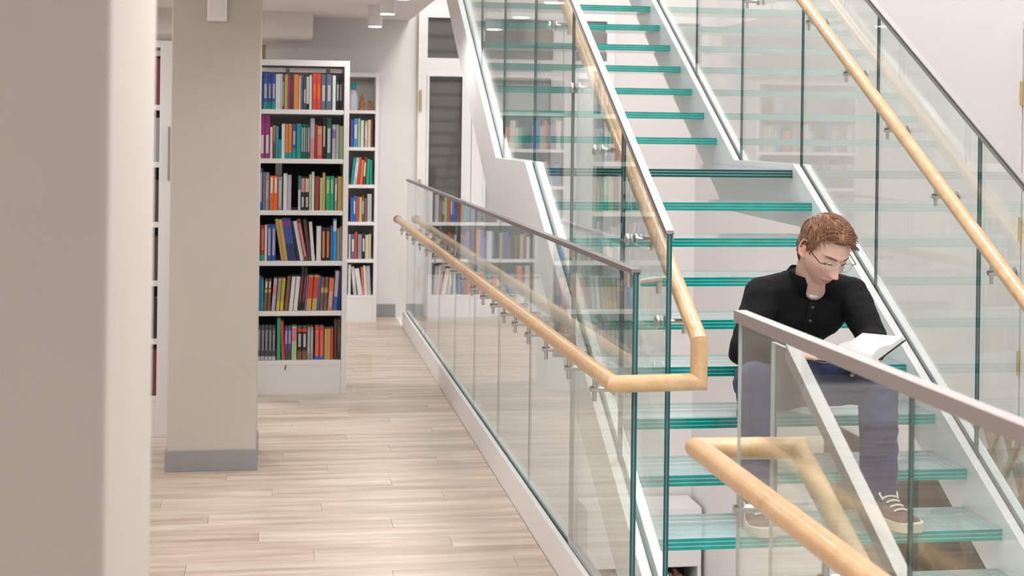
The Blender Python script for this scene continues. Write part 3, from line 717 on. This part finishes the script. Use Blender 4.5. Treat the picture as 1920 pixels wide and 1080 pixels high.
# ------------------------------------------------------------------ the reading person
from mathutils.bvhtree import BVHTree
def fuse(mb, voxel, it, name):
    me = mb.mesh(name + '_raw'); o = bpy.data.objects.new('tmp', me); COL.objects.link(o)
    r = o.modifiers.new('r', 'REMESH'); r.mode = 'VOXEL'; r.voxel_size = voxel; r.adaptivity = 0
    if it:
        s = o.modifiers.new('s', 'SMOOTH'); s.factor = .5; s.iterations = it
    dg = bpy.context.evaluated_depsgraph_get()
    out = bpy.data.meshes.new_from_object(o.evaluated_get(dg)); out.name = name
    bpy.data.objects.remove(o); bpy.data.meshes.remove(me)
    out.materials.clear()
    return out
def sst(a, b, x):
    t = max(0, min(1, (x - a)/(b - a))); return t*t*(3 - 2*t)
PL = Vector((1.89, 5.42, .58)); PINV = Matrix.Translation(-PL)
yaw, pit, roll, HS = math.radians(15), math.radians(33), math.radians(4), 1.045
HC = Vector((1.957, 5.15, 1.202))
fw = Vector((math.sin(yaw)*math.cos(pit), -math.cos(yaw)*math.cos(pit), -math.sin(pit)))
lat = Vector((math.cos(yaw), math.sin(yaw), 0)); upv = lat.cross(fw)
if upv.z < 0: upv = -upv
lat2 = lat*math.cos(roll) - upv*math.sin(roll); up2 = upv*math.cos(roll) + lat*math.sin(roll)
HM = Matrix((lat2, fw, up2)).transposed()
def hw(p): return HC + HM @ (Vector(p)*HS)
HMI = HM.transposed()
def hl(p): return (HMI @ (Vector(p) - HC))/HS
def head_pt(d):
    x, y, z = d[0]*.0755, d[1]*.098, d[2]*.116
    if y < 0 and z > -.02: y *= 1.06
    s = sst(-.01, -.112, z)
    x *= 1 - .30*s
    if y < 0: y *= 1 - .62*sst(-.035, -.1, z)
    else: y *= 1 + .06*s
    x *= 1 - .06*sst(.03, .09, y)*(1 if z < .03 else 0)
    if y > .06: y = .06 + (y - .06)*.80
    if y > 0:
        front = sst(.02, .06, y)
        # nose
        pr = max(0, min(1, (.022 - z)/.055)) if z > -.036 else max(0, 1 - (-.036 - z)/.011)
        wd = .0085 + .006*sst(.01, -.035, z)
        y += front*.027*pr*math.exp(-(x/wd)**2)
        y += front*.010*math.exp(-((abs(x) - .012)/.006)**2)*math.exp(-((z + .036)/.008)**2)
        # sockets, lids, brow
        y -= front*.0115*math.exp(-((abs(x) - .031)/.017)**2 - ((z - .012)/.012)**2)
        y += front*.0075*math.exp(-((abs(x) - .032)/.012)**2 - ((z - .011)/.0075)**2)
        y += front*.0055*math.exp(-((z - .031)/.008)**2)*math.exp(-((abs(x) - .025)/.028)**2)
        # cheeks
        y += front*.006*math.exp(-((abs(x) - .042)/.018)**2 - ((z + .02)/.02)**2)
        # mouth
        y += front*.0065*math.exp(-(x/.025)**2)*(math.exp(-((z + .063)/.0055)**2) + 1.1*math.exp(-((z + .0745)/.006)**2))
        y -= front*.004*math.exp(-(x/.027)**2)*math.exp(-((z + .0685)/.0022)**2)
        y += front*.010*math.exp(-(x/.022)**2)*math.exp(-((z + .101)/.014)**2)
    return Vector((x, y, z))
def dome(n, fn):
    vs = []; k = n//2
    for j in range(k+1):
        t = PI*j/k
        for i in range(n):
            a = 2*PI*i/n
            vs.append(fn(Vector((math.sin(t)*math.cos(a), math.sin(t)*math.sin(a), math.cos(t))), j in (0, k), a))
    fs = [(j*n+i, (j+1)*n+i, (j+1)*n+(i+1) % n, j*n+(i+1) % n) for j in range(k) for i in range(n)]
    fs += [tuple(range(n)), tuple(k*n+i for i in range(n-1, -1, -1))]
    return vs, fs
body = MB()
body.add(*dome(220, lambda d, pole, a: hw(head_pt(d) + (Vector((math.cos(a), math.sin(a), 0))*1e-5 if pole else Vector()))))
# ears: helix ring, lobe, inner plate
for sx in (-1, 1):
    ring = []
    for k in range(17):
        a = math.radians(-115 + 290*k/16)
        ring.append(hw((sx*(.0785 + .006*math.cos(a*.5)**2), -.014 - .017*math.cos(a) if True else 0, .004 + .030*math.sin(a))))
    body.tube(ring, .0042, 8)
    body.ball(hw((sx*.0765, -.012, .002)), .01, (.55, 1.5, 2.6), 14, rot=HM)
    body.ball(hw((sx*.0785, -.004, -.027)), .0075, (.7, 1, 1.2), 12, rot=HM)
# neck, trunk, limbs
NB = Vector((1.952, 5.275, 1.075))
body.cap(hw((0, -.030, -.045)), NB, .058, .060); body.cap(hw((0, -.005, -.07)), NB + Vector((0, -.03, -.01)), .046, .052)
shR, shL = Vector((1.772, 5.27, 1.030)), Vector((2.122, 5.30, 1.025))
elR, elL = Vector((1.668, 5.17, .842)), Vector((2.135, 5.135, .892))
wrR, wrL = Vector((1.775, 4.985, .868)), Vector((2.082, 4.990, .858))
knR, knL = Vector((1.640, 4.945, .765)), Vector((2.083, 4.945, .755))
anR, anL = Vector((1.654, 4.945, .375)), Vector((2.090, 4.945, .375))
hpR, hpL = Vector((1.80, 5.41, .685)), Vector((1.985, 5.41, .685))
body.cap(NB, (1.925, 5.375, .96), .056, .095); body.cap((1.925, 5.375, .96), (1.89, 5.43, .72), .10, .115)
body.cap(shR + Vector((.01, .035, -.02)), shL + Vector((-.01, .035, -.02)), .046, .046)
for a, b, c in ((shR, elR, wrR), (shL, elL, wrL)):
    body.cap(a, b, .05, .04); body.cap(b, c, .04, .027)
for a, b, c in ((hpR, knR, anR), (hpL, knL, anL)):
    body.cap(a, b, .075, .055); body.cap(b, c, .05, .038)
def hand(w, pd, nd, thumb_dir, curls, spread):
    # w wrist, pd palm direction, nd back-of-hand normal
    pd = pd.normalized(); sd = pd.cross(nd).normalized(); nd = sd.cross(pd).normalized()
    pc = w + pd*.055
    rot = Matrix((sd, pd, nd)).transposed()
    body.ball(pc, .01, (3.9, 5.0, 1.35), 18, rot=rot); body.cap(w, w + pd*.03, .026, .024)
    for k, (off, L, r) in enumerate(((-.029, .070, .0082), (-.010, .078, .0086), (.010, .073, .0083), (.028, .057, .0074))):
        p = pc + pd*.036 + sd*off*spread; d = (pd + sd*off*2.2).normalized(); ang = 0
        for seg, fr in enumerate((.45, .30, .25)):
            q = p + d*L*fr; body.cap(p, q, r*(1-.08*seg), r*(1-.08*(seg+1)), 12)
            p = q; a = math.radians(curls[k]); d = (d*math.cos(a) - nd*math.sin(a)).normalized()
    t0 = w + pd*.026 + sd*thumb_dir*.024; d = (pd*.62 + sd*thumb_dir*.75 + nd*.25).normalized()
    for L, r0, r1 in ((.036, .0125, .0105), (.032, .0102, .009), (.024, .009, .0075)):
        q = t0 + d*L; body.cap(t0, q, r0, r1, 12); t0 = q; d = (d + pd*.35 + nd*.05).normalized()
hand(wrR, Vector((.86, -.5, -.16)), Vector((.10, .05, -1)), 1, (14, 16, 18, 20), 1)
hand(wrL, Vector((-.42, -.88, -.22)), Vector((.45, .1, -.85)), -1, (16, 18, 20, 22), 1)
bme = fuse(body, .0032, 2, 'person')
# colours of the skin itself
ca = bme.color_attributes.new('skin', 'FLOAT_COLOR', 'POINT')
for v in bme.vertices:
    p = hl(v.co); c = [.74, .485, .395]
    if p.length < .16:
        lip = math.exp(-(p.x/.024)**4)*math.exp(-((p.z + .0685)/.0098)**4)*(1 if p.y > .06 else 0)
        red = .9*math.exp(-((abs(p.x) - .045)/.018)**2 - ((p.z + .022)/.018)**2)*(1 if p.y > .03 else 0) + .9*math.exp(-(p.x/.012)**2 - ((p.z + .036)/.012)**2)*(1 if p.y > .08 else 0)
        ear = sst(.073, .080, abs(p.x))*(1 if abs(p.z) < .04 else 0)
        lid = math.exp(-((abs(p.x) - .032)/.015)**4 - ((p.z - .0035)/.0022)**2)*(1 if p.y > .05 else 0)
        line = math.exp(-(p.x/.024)**6)*math.exp(-((p.z + .0685)/.0019)**2)*(1 if p.y > .06 else 0)
        brow = math.exp(-((abs(p.x) - .032)/.018)**4 - ((p.z - .030 + .12*abs(abs(p.x) - .026))/.0038)**2)*(1 if p.y > .05 else 0)
        stub = sst(-.04, -.07, p.z)*.10
        def mixc(c, d, t): return [c[i]*(1-t) + d[i]*t for i in range(3)]
        c = mixc(c, (.70, .36, .29), min(1, red)*.6); c = mixc(c, (.74, .33, .26), ear*.7); c = mixc(c, (.50, .33, .27), stub)
        c = mixc(c, (.58, .26, .22), lip*.85); c = mixc(c, (.16, .06, .05), line*.75); c = mixc(c, (.07, .035, .025), min(1, lid*1.2)); c = mixc(c, (.26, .13, .07), min(1, brow*1.1))
    ca.data[v.index].color = (*c, 1)
def skin_mat():
    m, nt, out = _new('skin')
    b = nt.nodes.new('ShaderNodeBsdfPrincipled'); b.inputs['Roughness'].default_value = .48
    b.inputs['Subsurface Weight'].default_value = .12; b.inputs['Subsurface Scale'].default_value = .008
    a = nt.nodes.new('ShaderNodeAttribute'); a.attribute_name = 'skin'
    nt.links.new(a.outputs['Color'], b.inputs['Base Color']); nt.links.new(b.outputs[0], out.inputs[0]); return m
bvhb = BVHTree.FromPolygons([v.co for v in bme.vertices], [p.vertices[:] for p in bme.polygons])
bme.transform(PINV)
person = link('person', bme, skin_mat(), smooth=180); person.location = PL
tag(person, 'person in black sweater and jeans sitting on the glass stairs, reading a book', 'person')
def wear(name, me, mats, parent=person, smooth=60):
    me.transform(PINV); return link(name, me, mats, parent, smooth)

# hair: shell with combed ridges plus tapered locks
M_hair = pm('hair_auburn', (.20, .088, .042), .45, nscale=40, namt=.35)
def hair_mask(p):
    ax = abs(p.x)
    fr = (p.z - (.076 - .30*max(0, ax - .046) - .05*max(0, .02 - ax)))/.010
    sd = min((.030 - p.y)/.010, (p.z - .006 + .25*max(0, p.y - .02))/.010)
    bk = min((-.028 - p.y)/.010, (p.z + .070)/.012)
    return max(fr, sd, bk)
def comb(p):
    return noise.noise(Vector((p.x*150, p.y*14, p.z*30))) if p.z > .06 else noise.noise(Vector((p.x*30, p.y*130 + p.z*30, p.z*16)))
def hair_fn(d, pole, a):
    p = head_pt(d); m = sst(-.35, .9, hair_mask(p))
    thick = .0075 + .013*sst(.0, .10, p.z) + .005*sst(.02, .07, p.y)*sst(.04, .08, p.z)
    off = -.012*(1-m) + m*(thick + .0034*comb(p) + .003*noise.noise(p*38))
    q = p + Vector((d.x*.9, d.y, d.z*1.05)).normalized()*off
    if pole: q += Vector((math.cos(a), math.sin(a), 0))*1e-5
    return hw(q)
hair = MB(); hair.add(*dome(260, hair_fn))
rnd = random.Random(3)
cnt = 0
while cnt < 900:
    d = Vector((rnd.gauss(0, 1), rnd.gauss(0, 1), rnd.gauss(.35, 1))).normalized()
    p = head_pt(d)
    if hair_mask(p) < .35: continue
    cnt += 1
    n = Vector((d.x, d.y, d.z)).normalized()
    thick = .0065 + .013*sst(.0, .10, p.z) + .005*sst(.02, .07, p.y)*sst(.04, .08, p.z)
    flow = Vector((.55*(1 if p.x > -.02 else -.8)*abs(p.z)*6 + rnd.gauss(0, .16), .9 if p.z > .03 and p.y > -.06 else .15, -1.0 if p.z < .07 else -.05)) + Vector((0, rnd.gauss(0, .15), rnd.gauss(0, .12)))
    if p.y > .035: flow = Vector((1.0 if p.x > -.015 else -.6, -.15 + rnd.gauss(0, .2), .05 + rnd.gauss(0, .12)))
    flow = (flow - n*flow.dot(n)).normalized()
    L = rnd.uniform(.010, .020) if p.z < .05 else rnd.uniform(.028, .048)
    q = p + n*thick
    q1 = q + flow*L*.5 + n*.0025; q2 = q + flow*L - n*(.004 + L*L*4.2)
    hair.tube([hw(q), hw(q1), hw(q2)], .0024, 5, r2=.0006)
for k in range(34):   # fringe falling forward on his left
    x = .012 + .050*rnd.random(); p = head_pt(Vector((x/.0755, .72, .62)).normalized())
    q = p + Vector((-.006, -.004, .016)); e1 = q + Vector((.012, .017, .001 + rnd.gauss(0, .002))); e2 = e1 + Vector((.011 + rnd.gauss(0, .003), .009, -.010 + rnd.gauss(0, .003)))
    hair.tube([hw(q), hw(e1), hw(e2)], .0036, 6, r2=.0007)
wear('hair', hair.mesh('hair'), M_hair)

# brows and lash lines, laid on the face
def on_face(x, z, off):
    h = bvhb.ray_cast(hw((x, .2, z)), -fw)
    return (h[0] if h[0] is not None else hw((x, .085, z))) + fw*off
M_brow = pm('brow_hair', (.17, .08, .042), .7); M_lash = pm('lash_line', (.05, .028, .02), .6)
for sx in (-1, 1):
    pts = [on_face(sx*(.016 + .034*t), .0285 + .006*math.sin(t*PI*.75) - .002*t, .0004) for t in [k/7 for k in range(8)]]
    wear('eyebrow', MB().tube(pts[:5], .0022, 6).tube(pts[4:], .0022, 6, r2=.0008).mesh('eyebrow'), M_brow)
    pts = [on_face(sx*(.0195 + .0255*t), .0065 - .0042*math.sin(t*PI), .0003) for t in [k/7 for k in range(8)]]
    wear('eyelashes', MB().tube(pts, .0011, 6).mesh('eyelashes'), M_lash)
# eyeglasses
gl_e = empty('eyeglasses', (0, 0, 0)); gl_e.parent = person
def gpar(name, mb, m, sm=60):
    me = mb.mesh(name); me.transform(PINV); return link(name, me, m, gl_e, sm)
M_wire = pm('glasses_wire', (.55, .53, .50), .25, metal=1.0); M_temple = pm('glasses_temple', (.02, .02, .022), .4)
for sx in (-1, 1):
    c = Vector((sx*.033, .1005, .007)); pts = []
    for k in range(25):
        a = 2*PI*k/24
        ex, ez = .0225*math.copysign(abs(math.cos(a))**.8, math.cos(a)), .0165*math.copysign(abs(math.sin(a))**.8, math.sin(a))
        pts.append(c + Vector((ex, -.006*(ex*sx/.024) - .08*ez, ez)))
    gpar('rim', MB().tube([hw(q) for q in pts], .0013, 8), M_wire)
    vs = [hw(q) for q in pts[:-1]] + [hw(c + Vector((0, .0015, 0)))]
    gpar('lens', MB().add(vs, [(i, (i+1) % 24, 24) for i in range(24)]), M_glass)
    gpar('temple', MB().tube([hw((sx*.056, .093, .013)), hw((sx*.077, .085, .014)), hw((sx*.0825, .02, .018)), hw((sx*.0835, -.012, .020)), hw((sx*.083, -.03, .008))], .0017, 8), M_temple)
gpar('bridge', MB().tube([hw((-.0105, .1035, .010)), hw((0, .1065, .013)), hw((.0105, .1035, .010))], .0013, 8), M_wire)

# sweater
sw = MB()
sw.cap((1.89, 5.415, .72), (1.895, 5.44, .84), .132, .142); sw.cap((1.895, 5.44, .84), (1.93, 5.365, .965), .140, .142)
sw.ball((1.935, 5.345, .965), .12, (1.52, 1.05, 1.05), 22); sw.ball((1.90, 5.42, .80), .12, (1.36, 1.1, 1.2), 22)
sw.cap(shR + Vector((.03, .03, -.025)), shL + Vector((-.03, .03, -.025)), .078, .078)
sw.cap(NB + Vector((0, .045, -.05)), NB + Vector((0, .03, -.035)), .075, .07)
sw.cap(NB + Vector((-.02, .03, -.008)), shR + Vector((-.002, .005, 0)), .068, .064); sw.cap(NB + Vector((.02, .03, -.008)), shL + Vector((.002, .005, 0)), .068, .064)
for a, b, c in ((shR, elR, wrR), (shL, elL, wrL)):
    sw.cap(a, b, .070, .056); sw.cap(b, c - (c - b).normalized()*.012, .054, .036)
swm = fuse(sw, .006, 6, 'sweater')
bvh = BVHTree.FromPolygons([v.co for v in swm.vertices], [p.vertices[:] for p in swm.polygons])
swm.calc_loop_triangles()
nrm = [v.normal.copy() for v in swm.vertices]
for v, n in zip(swm.vertices, nrm):
    co = v.co
    wr = noise.noise(Vector((co.x*9, co.y*9, co.z*22)))*.006 + noise.noise(co*34)*.0025
    v.co = co + n*wr
M_knit = pm('black_knit', (.0060, .0058, .0068), .9, spec=.25, nscale=60, namt=.25, bump=.5, bscale=420, sheen=.0)
sweater = wear('sweater', swm, M_knit, smooth=180)
def front(x, z, off=.004):
    h = bvh.ray_cast(Vector((x, 4.6, z)), Vector((0, 1, 0)))
    return (h[0] + Vector((0, -off, 0))) if h[0] is not None else Vector((x, 5.2, z))
# placket with buttons
M_btn = pm('button_dark', (.05, .05, .055), .35)
pk = MB(); rows = 10
vs = []
for k in range(rows+1):
    z = 1.012 - .165*k/rows; xc = 1.945 - .030*k/rows
    for dx in (-.019, .019):
        vs.append(front(xc + dx, z, .0075))
pk.add(vs, [(2*k, 2*k+2, 2*k+3, 2*k+1) for k in range(rows)])
plk = wear('placket', pk.mesh('placket'), M_knit, sweater)
plk.matrix_parent_inverse = Matrix()
sd = plk.modifiers.new('s', 'SOLIDIFY'); sd.thickness = .004; sd.offset = 0
for k in range(3):
    t = .12 + .30*k; z = 1.012 - .165*t; q = front(1.945 - .030*t, z, .0095)
    wear('button', MB().lathe([(.0048, 0), (.0056, .001), (.0056, .0025), (.0045, .0035)], q, (-.15, -1, .15), 14).mesh('button'), M_btn, sweater)
# stand collar, open at the front
cl = MB(); n = 28; vs = []
nd = (hw((0, -.02, -.06)) - NB).normalized()
ax1 = Vector((1, 0, 0)); ax1 = (ax1 - nd*ax1.dot(nd)).normalized(); ax2 = nd.cross(ax1)
cc = NB + Vector((0, .008, .022))
for k in range(n+1):
    a = math.radians(-90 + 22 + 316*k/n)
    s = abs(k/n - .5)*2
    for (r, hgt) in ((.080, -.030), (.073, .050), (.077, .074 - .012*s), (.084, .050 - .01*s), (.094, -.015)):
        q = cc + ax1*math.cos(a)*r*1.0 + ax2*math.sin(a)*r*-1*(-1 if False else 1)*1.0 + nd*(hgt - .075*s**2)
        vs.append(q)
fs = []
for k in range(n):
    for j in range(4): fs.append((k*5+j, (k+1)*5+j, (k+1)*5+j+1, k*5+j+1))
cl.add(vs, fs)
col_o = wear('collar', cl.mesh('collar'), M_knit, sweater, 80)
sd = col_o.modifiers.new('s', 'SOLIDIFY'); sd.thickness = .005; sd.offset = 0
# white t-shirt edge showing in the open neck
tq = front(1.943, 1.034, 0); hb = bvhb.ray_cast(Vector((1.943, 4.6, 1.034)), Vector((0, 1, 0)))
if hb[0] is not None and hb[0].y < tq.y: tq = hb[0]
ts = MB(); ts.ball(tq + Vector((0, .004, 0)), .05, (.40, .15, .20), 18)
wear('t_shirt', ts.mesh('t_shirt'), pm('white_cotton', (.72, .71, .70), .9), smooth=180)
# cuffs
for c, b in ((wrR, elR), (wrL, elL)):
    d = (c - b).normalized()
    wear('cuff', MB().lathe([(.036, -.03), (.041, -.026), (.041, .004), (.036, .008)], c - d*.004, d, 22).mesh('cuff'), M_knit, sweater, 50)

# jeans
je = MB()
je.ball((1.892, 5.425, .685), .1, (1.75, 1.25, 1.05), 20)
for a, b, c in ((hpR, knR, anR), (hpL, knL, anL)):
    je.cap(a, b, .092, .070); je.cap(b, b + (c - b)*.5, .069, .067); je.cap(b + (c - b)*.5, c + Vector((0, -.005, .015)), .067, .064)
jm = fuse(je, .006, 4, 'jeans')
nrm = [v.normal.copy() for v in jm.vertices]
for v, n in zip(jm.vertices, nrm):
    co = v.co; v.co = co + n*(noise.noise(Vector((co.x*10, co.y*10, co.z*30)))*.005 + noise.noise(co*40)*.0015)
M_denim = pm('navy_denim', (.028, .042, .115), .85, nscale=18, namt=.3, bump=.3, bscale=500)
jeans = wear('jeans', jm, M_denim, smooth=180)
M_shoe = pm('shoe_suede', (.155, .105, .085), .8, nscale=40, namt=.2); M_sole = pm('shoe_sole', (.60, .56, .47), .6); M_lace = pm('shoe_lace', (.66, .64, .58), .8)
def shoe(heel, toe):
    heel = Vector(heel); toe = Vector(toe); d = (toe - heel); L = d.length; d.normalize(); s = Vector((0, 0, 1)).cross(d)*-1
    e = empty('shoe', (0, 0, 0)); e.parent = person
    def pt(t, u, z): return heel + d*t*L + s*u + Vector((0, 0, z))
    def width(t): return .036 + .016*math.sin(min(1, t*1.25)*PI*.62) if t < .75 else .0505*math.sqrt(max(0, 1 - ((t - .75)/.26)**2)) + .002
    def hgt(t): return .098 - .02*abs(t - .15) if t < .28 else .098 - .052*sst(.28, .80, t) - .03*sst(.82, 1.0, t)
    up = MB(); so = MB(); N = 18; K = 12; vs = []
    for i in range(N+1):
        t = i/N
        for k in range(K+1):
            a = PI*k/K; c, z = math.cos(a), math.sin(a)
            vs.append(pt(t, math.copysign(abs(c)**.7, c)*width(t)*(1 - .25*z*z*(1 if t < .5 else .3)), .024 + (hgt(t) - .024)*z**.75))
    up.add(vs, [(i*(K+1)+k, i*(K+1)+k+1, (i+1)*(K+1)+k+1, (i+1)*(K+1)+k) for i in range(N) for k in range(K)] + [tuple(range(K, -1, -1)), tuple(N*(K+1)+k for k in range(K+1))])
    loop = [(i/N, 1) for i in range(N+1)] + [(i/N, -1) for i in range(N, -1, -1)]
    m = len(loop); vs = [pt(t*1.02 - .008, q*(width(t) + .005), z) for z in (.0006, .03) for t, q in loop]
    so.add(vs, [tuple(range(m-1, -1, -1)), tuple(range(m, 2*m))] + [(i, (i+1) % m, (i+1) % m + m, i + m) for i in range(m)])
    def w(name, mb, mt, sm=50):
        me = mb.mesh(name); me.transform(PINV); return link(name, me, mt, e, sm)
    w('upper', up, M_shoe, 70); w('sole', so, M_sole)
    for k in range(5):
        t = .36 + .075*k; z = hgt(t)
        pts = [pt(t + .012, u*.026, z + .004 - 5.5*(u*.026)**2*1.5) for u in (-1, -.5, 0, .5, 1)]
        w('lace', MB().tube(pts, .0042, 8), M_lace)
    for sg in (-1, 1):
        pts = [pt(.36, 0, hgt(.36)+.008), pt(.34 + .02, sg*.018, hgt(.36)+.020), pt(.42, sg*.036, hgt(.40)+.008), pt(.47, sg*.030, hgt(.47)-.002)]
        w('lace', MB().tube(pts, .0036, 8), M_lace)
shoe((2.075, 4.995, .2905), (2.135, 4.735, .2905))
shoe((1.665, 4.995, .2905), (1.610, 4.735, .2905))

# open book
M_paper = pm('page_white', (.66, .655, .66), .75); M_cov = pm('book_cover_dark', (.03, .03, .034), .5); M_sp = pm('book_spine_red', (.34, .05, .035), .5)
G0 = Vector((2.022, 4.848, .842)); A = Vector((-.34, .93, -.06)).normalized(); BLEN = .20
ob = empty('open_book', G0); tag(ob, 'open white paged hardback book held on the reading person\'s lap', 'book')
OINV = Matrix.Translation(-G0)
def half(dirv, thick, lift, wid, n=12):
    dirv = dirv.normalized(); nrmv = dirv.cross(A).normalized()
    if nrmv.z < 0: nrmv = -nrmv
    prof = []
    for k in range(n+1):
        t = k/n; prof.append((t*wid, thick*(1 - .15*t) + lift*math.sin(min(1, t*1.6)*PI)*(1 if t < .625 else 0) if t > 0 else thick*.55))
    top = [G0 + dirv*x + nrmv*(h) for x, h in prof]; bot = [G0 + dirv*x + nrmv*.0015 for x, h in prof]
    mb = MB(); m = len(top); vs = top + bot + [q + A*BLEN for q in top] + [q + A*BLEN for q in bot]
    fs = []
    for k in range(n):
        fs += [(k, k+1, 2*m+k+1, 2*m+k), (m+k+1, m+k, 3*m+k, 3*m+k+1), (m+k, m+k+1, k+1, k), (2*m+k, 2*m+k+1, 3*m+k+1, 3*m+k)]
    fs += [(n, m+n, 3*m+n, 2*m+n), (m, 0, 2*m, 3*m)]
    mb.add(vs, fs)
    cv = MB(); u = -nrmv*.003; e0 = G0 - A*.004; e1 = G0 + A*(BLEN+.004); wv = dirv*(wid+.005)
    vs = [e0, e0+wv, e1+wv, e1, e0+u, e0+wv+u, e1+wv+u, e1+u]
    cv.add(vs, [(0,1,2,3),(7,6,5,4),(0,4,5,1),(1,5,6,2),(2,6,7,3),(3,7,4,0)])
    return mb, cv
def op(name, mb, m, sm=35):
    me = mb.mesh(name); me.transform(OINV); return link(name, me, m, ob, sm)
for dv, th, lf in ((Vector((.84, .20, .50)), .018, .016), (Vector((-.95, -.24, .08)), .013, .008)):
    mb, cv = half(dv, th, lf, .150)
    op('page_block', mb, M_paper); op('cover', cv, M_cov)
op('spine', MB().bar(G0 - A*.004 - Vector((0, 0, .004)), G0 + A*(BLEN + .004) - Vector((0, 0, .004)), .020, .006), M_sp)
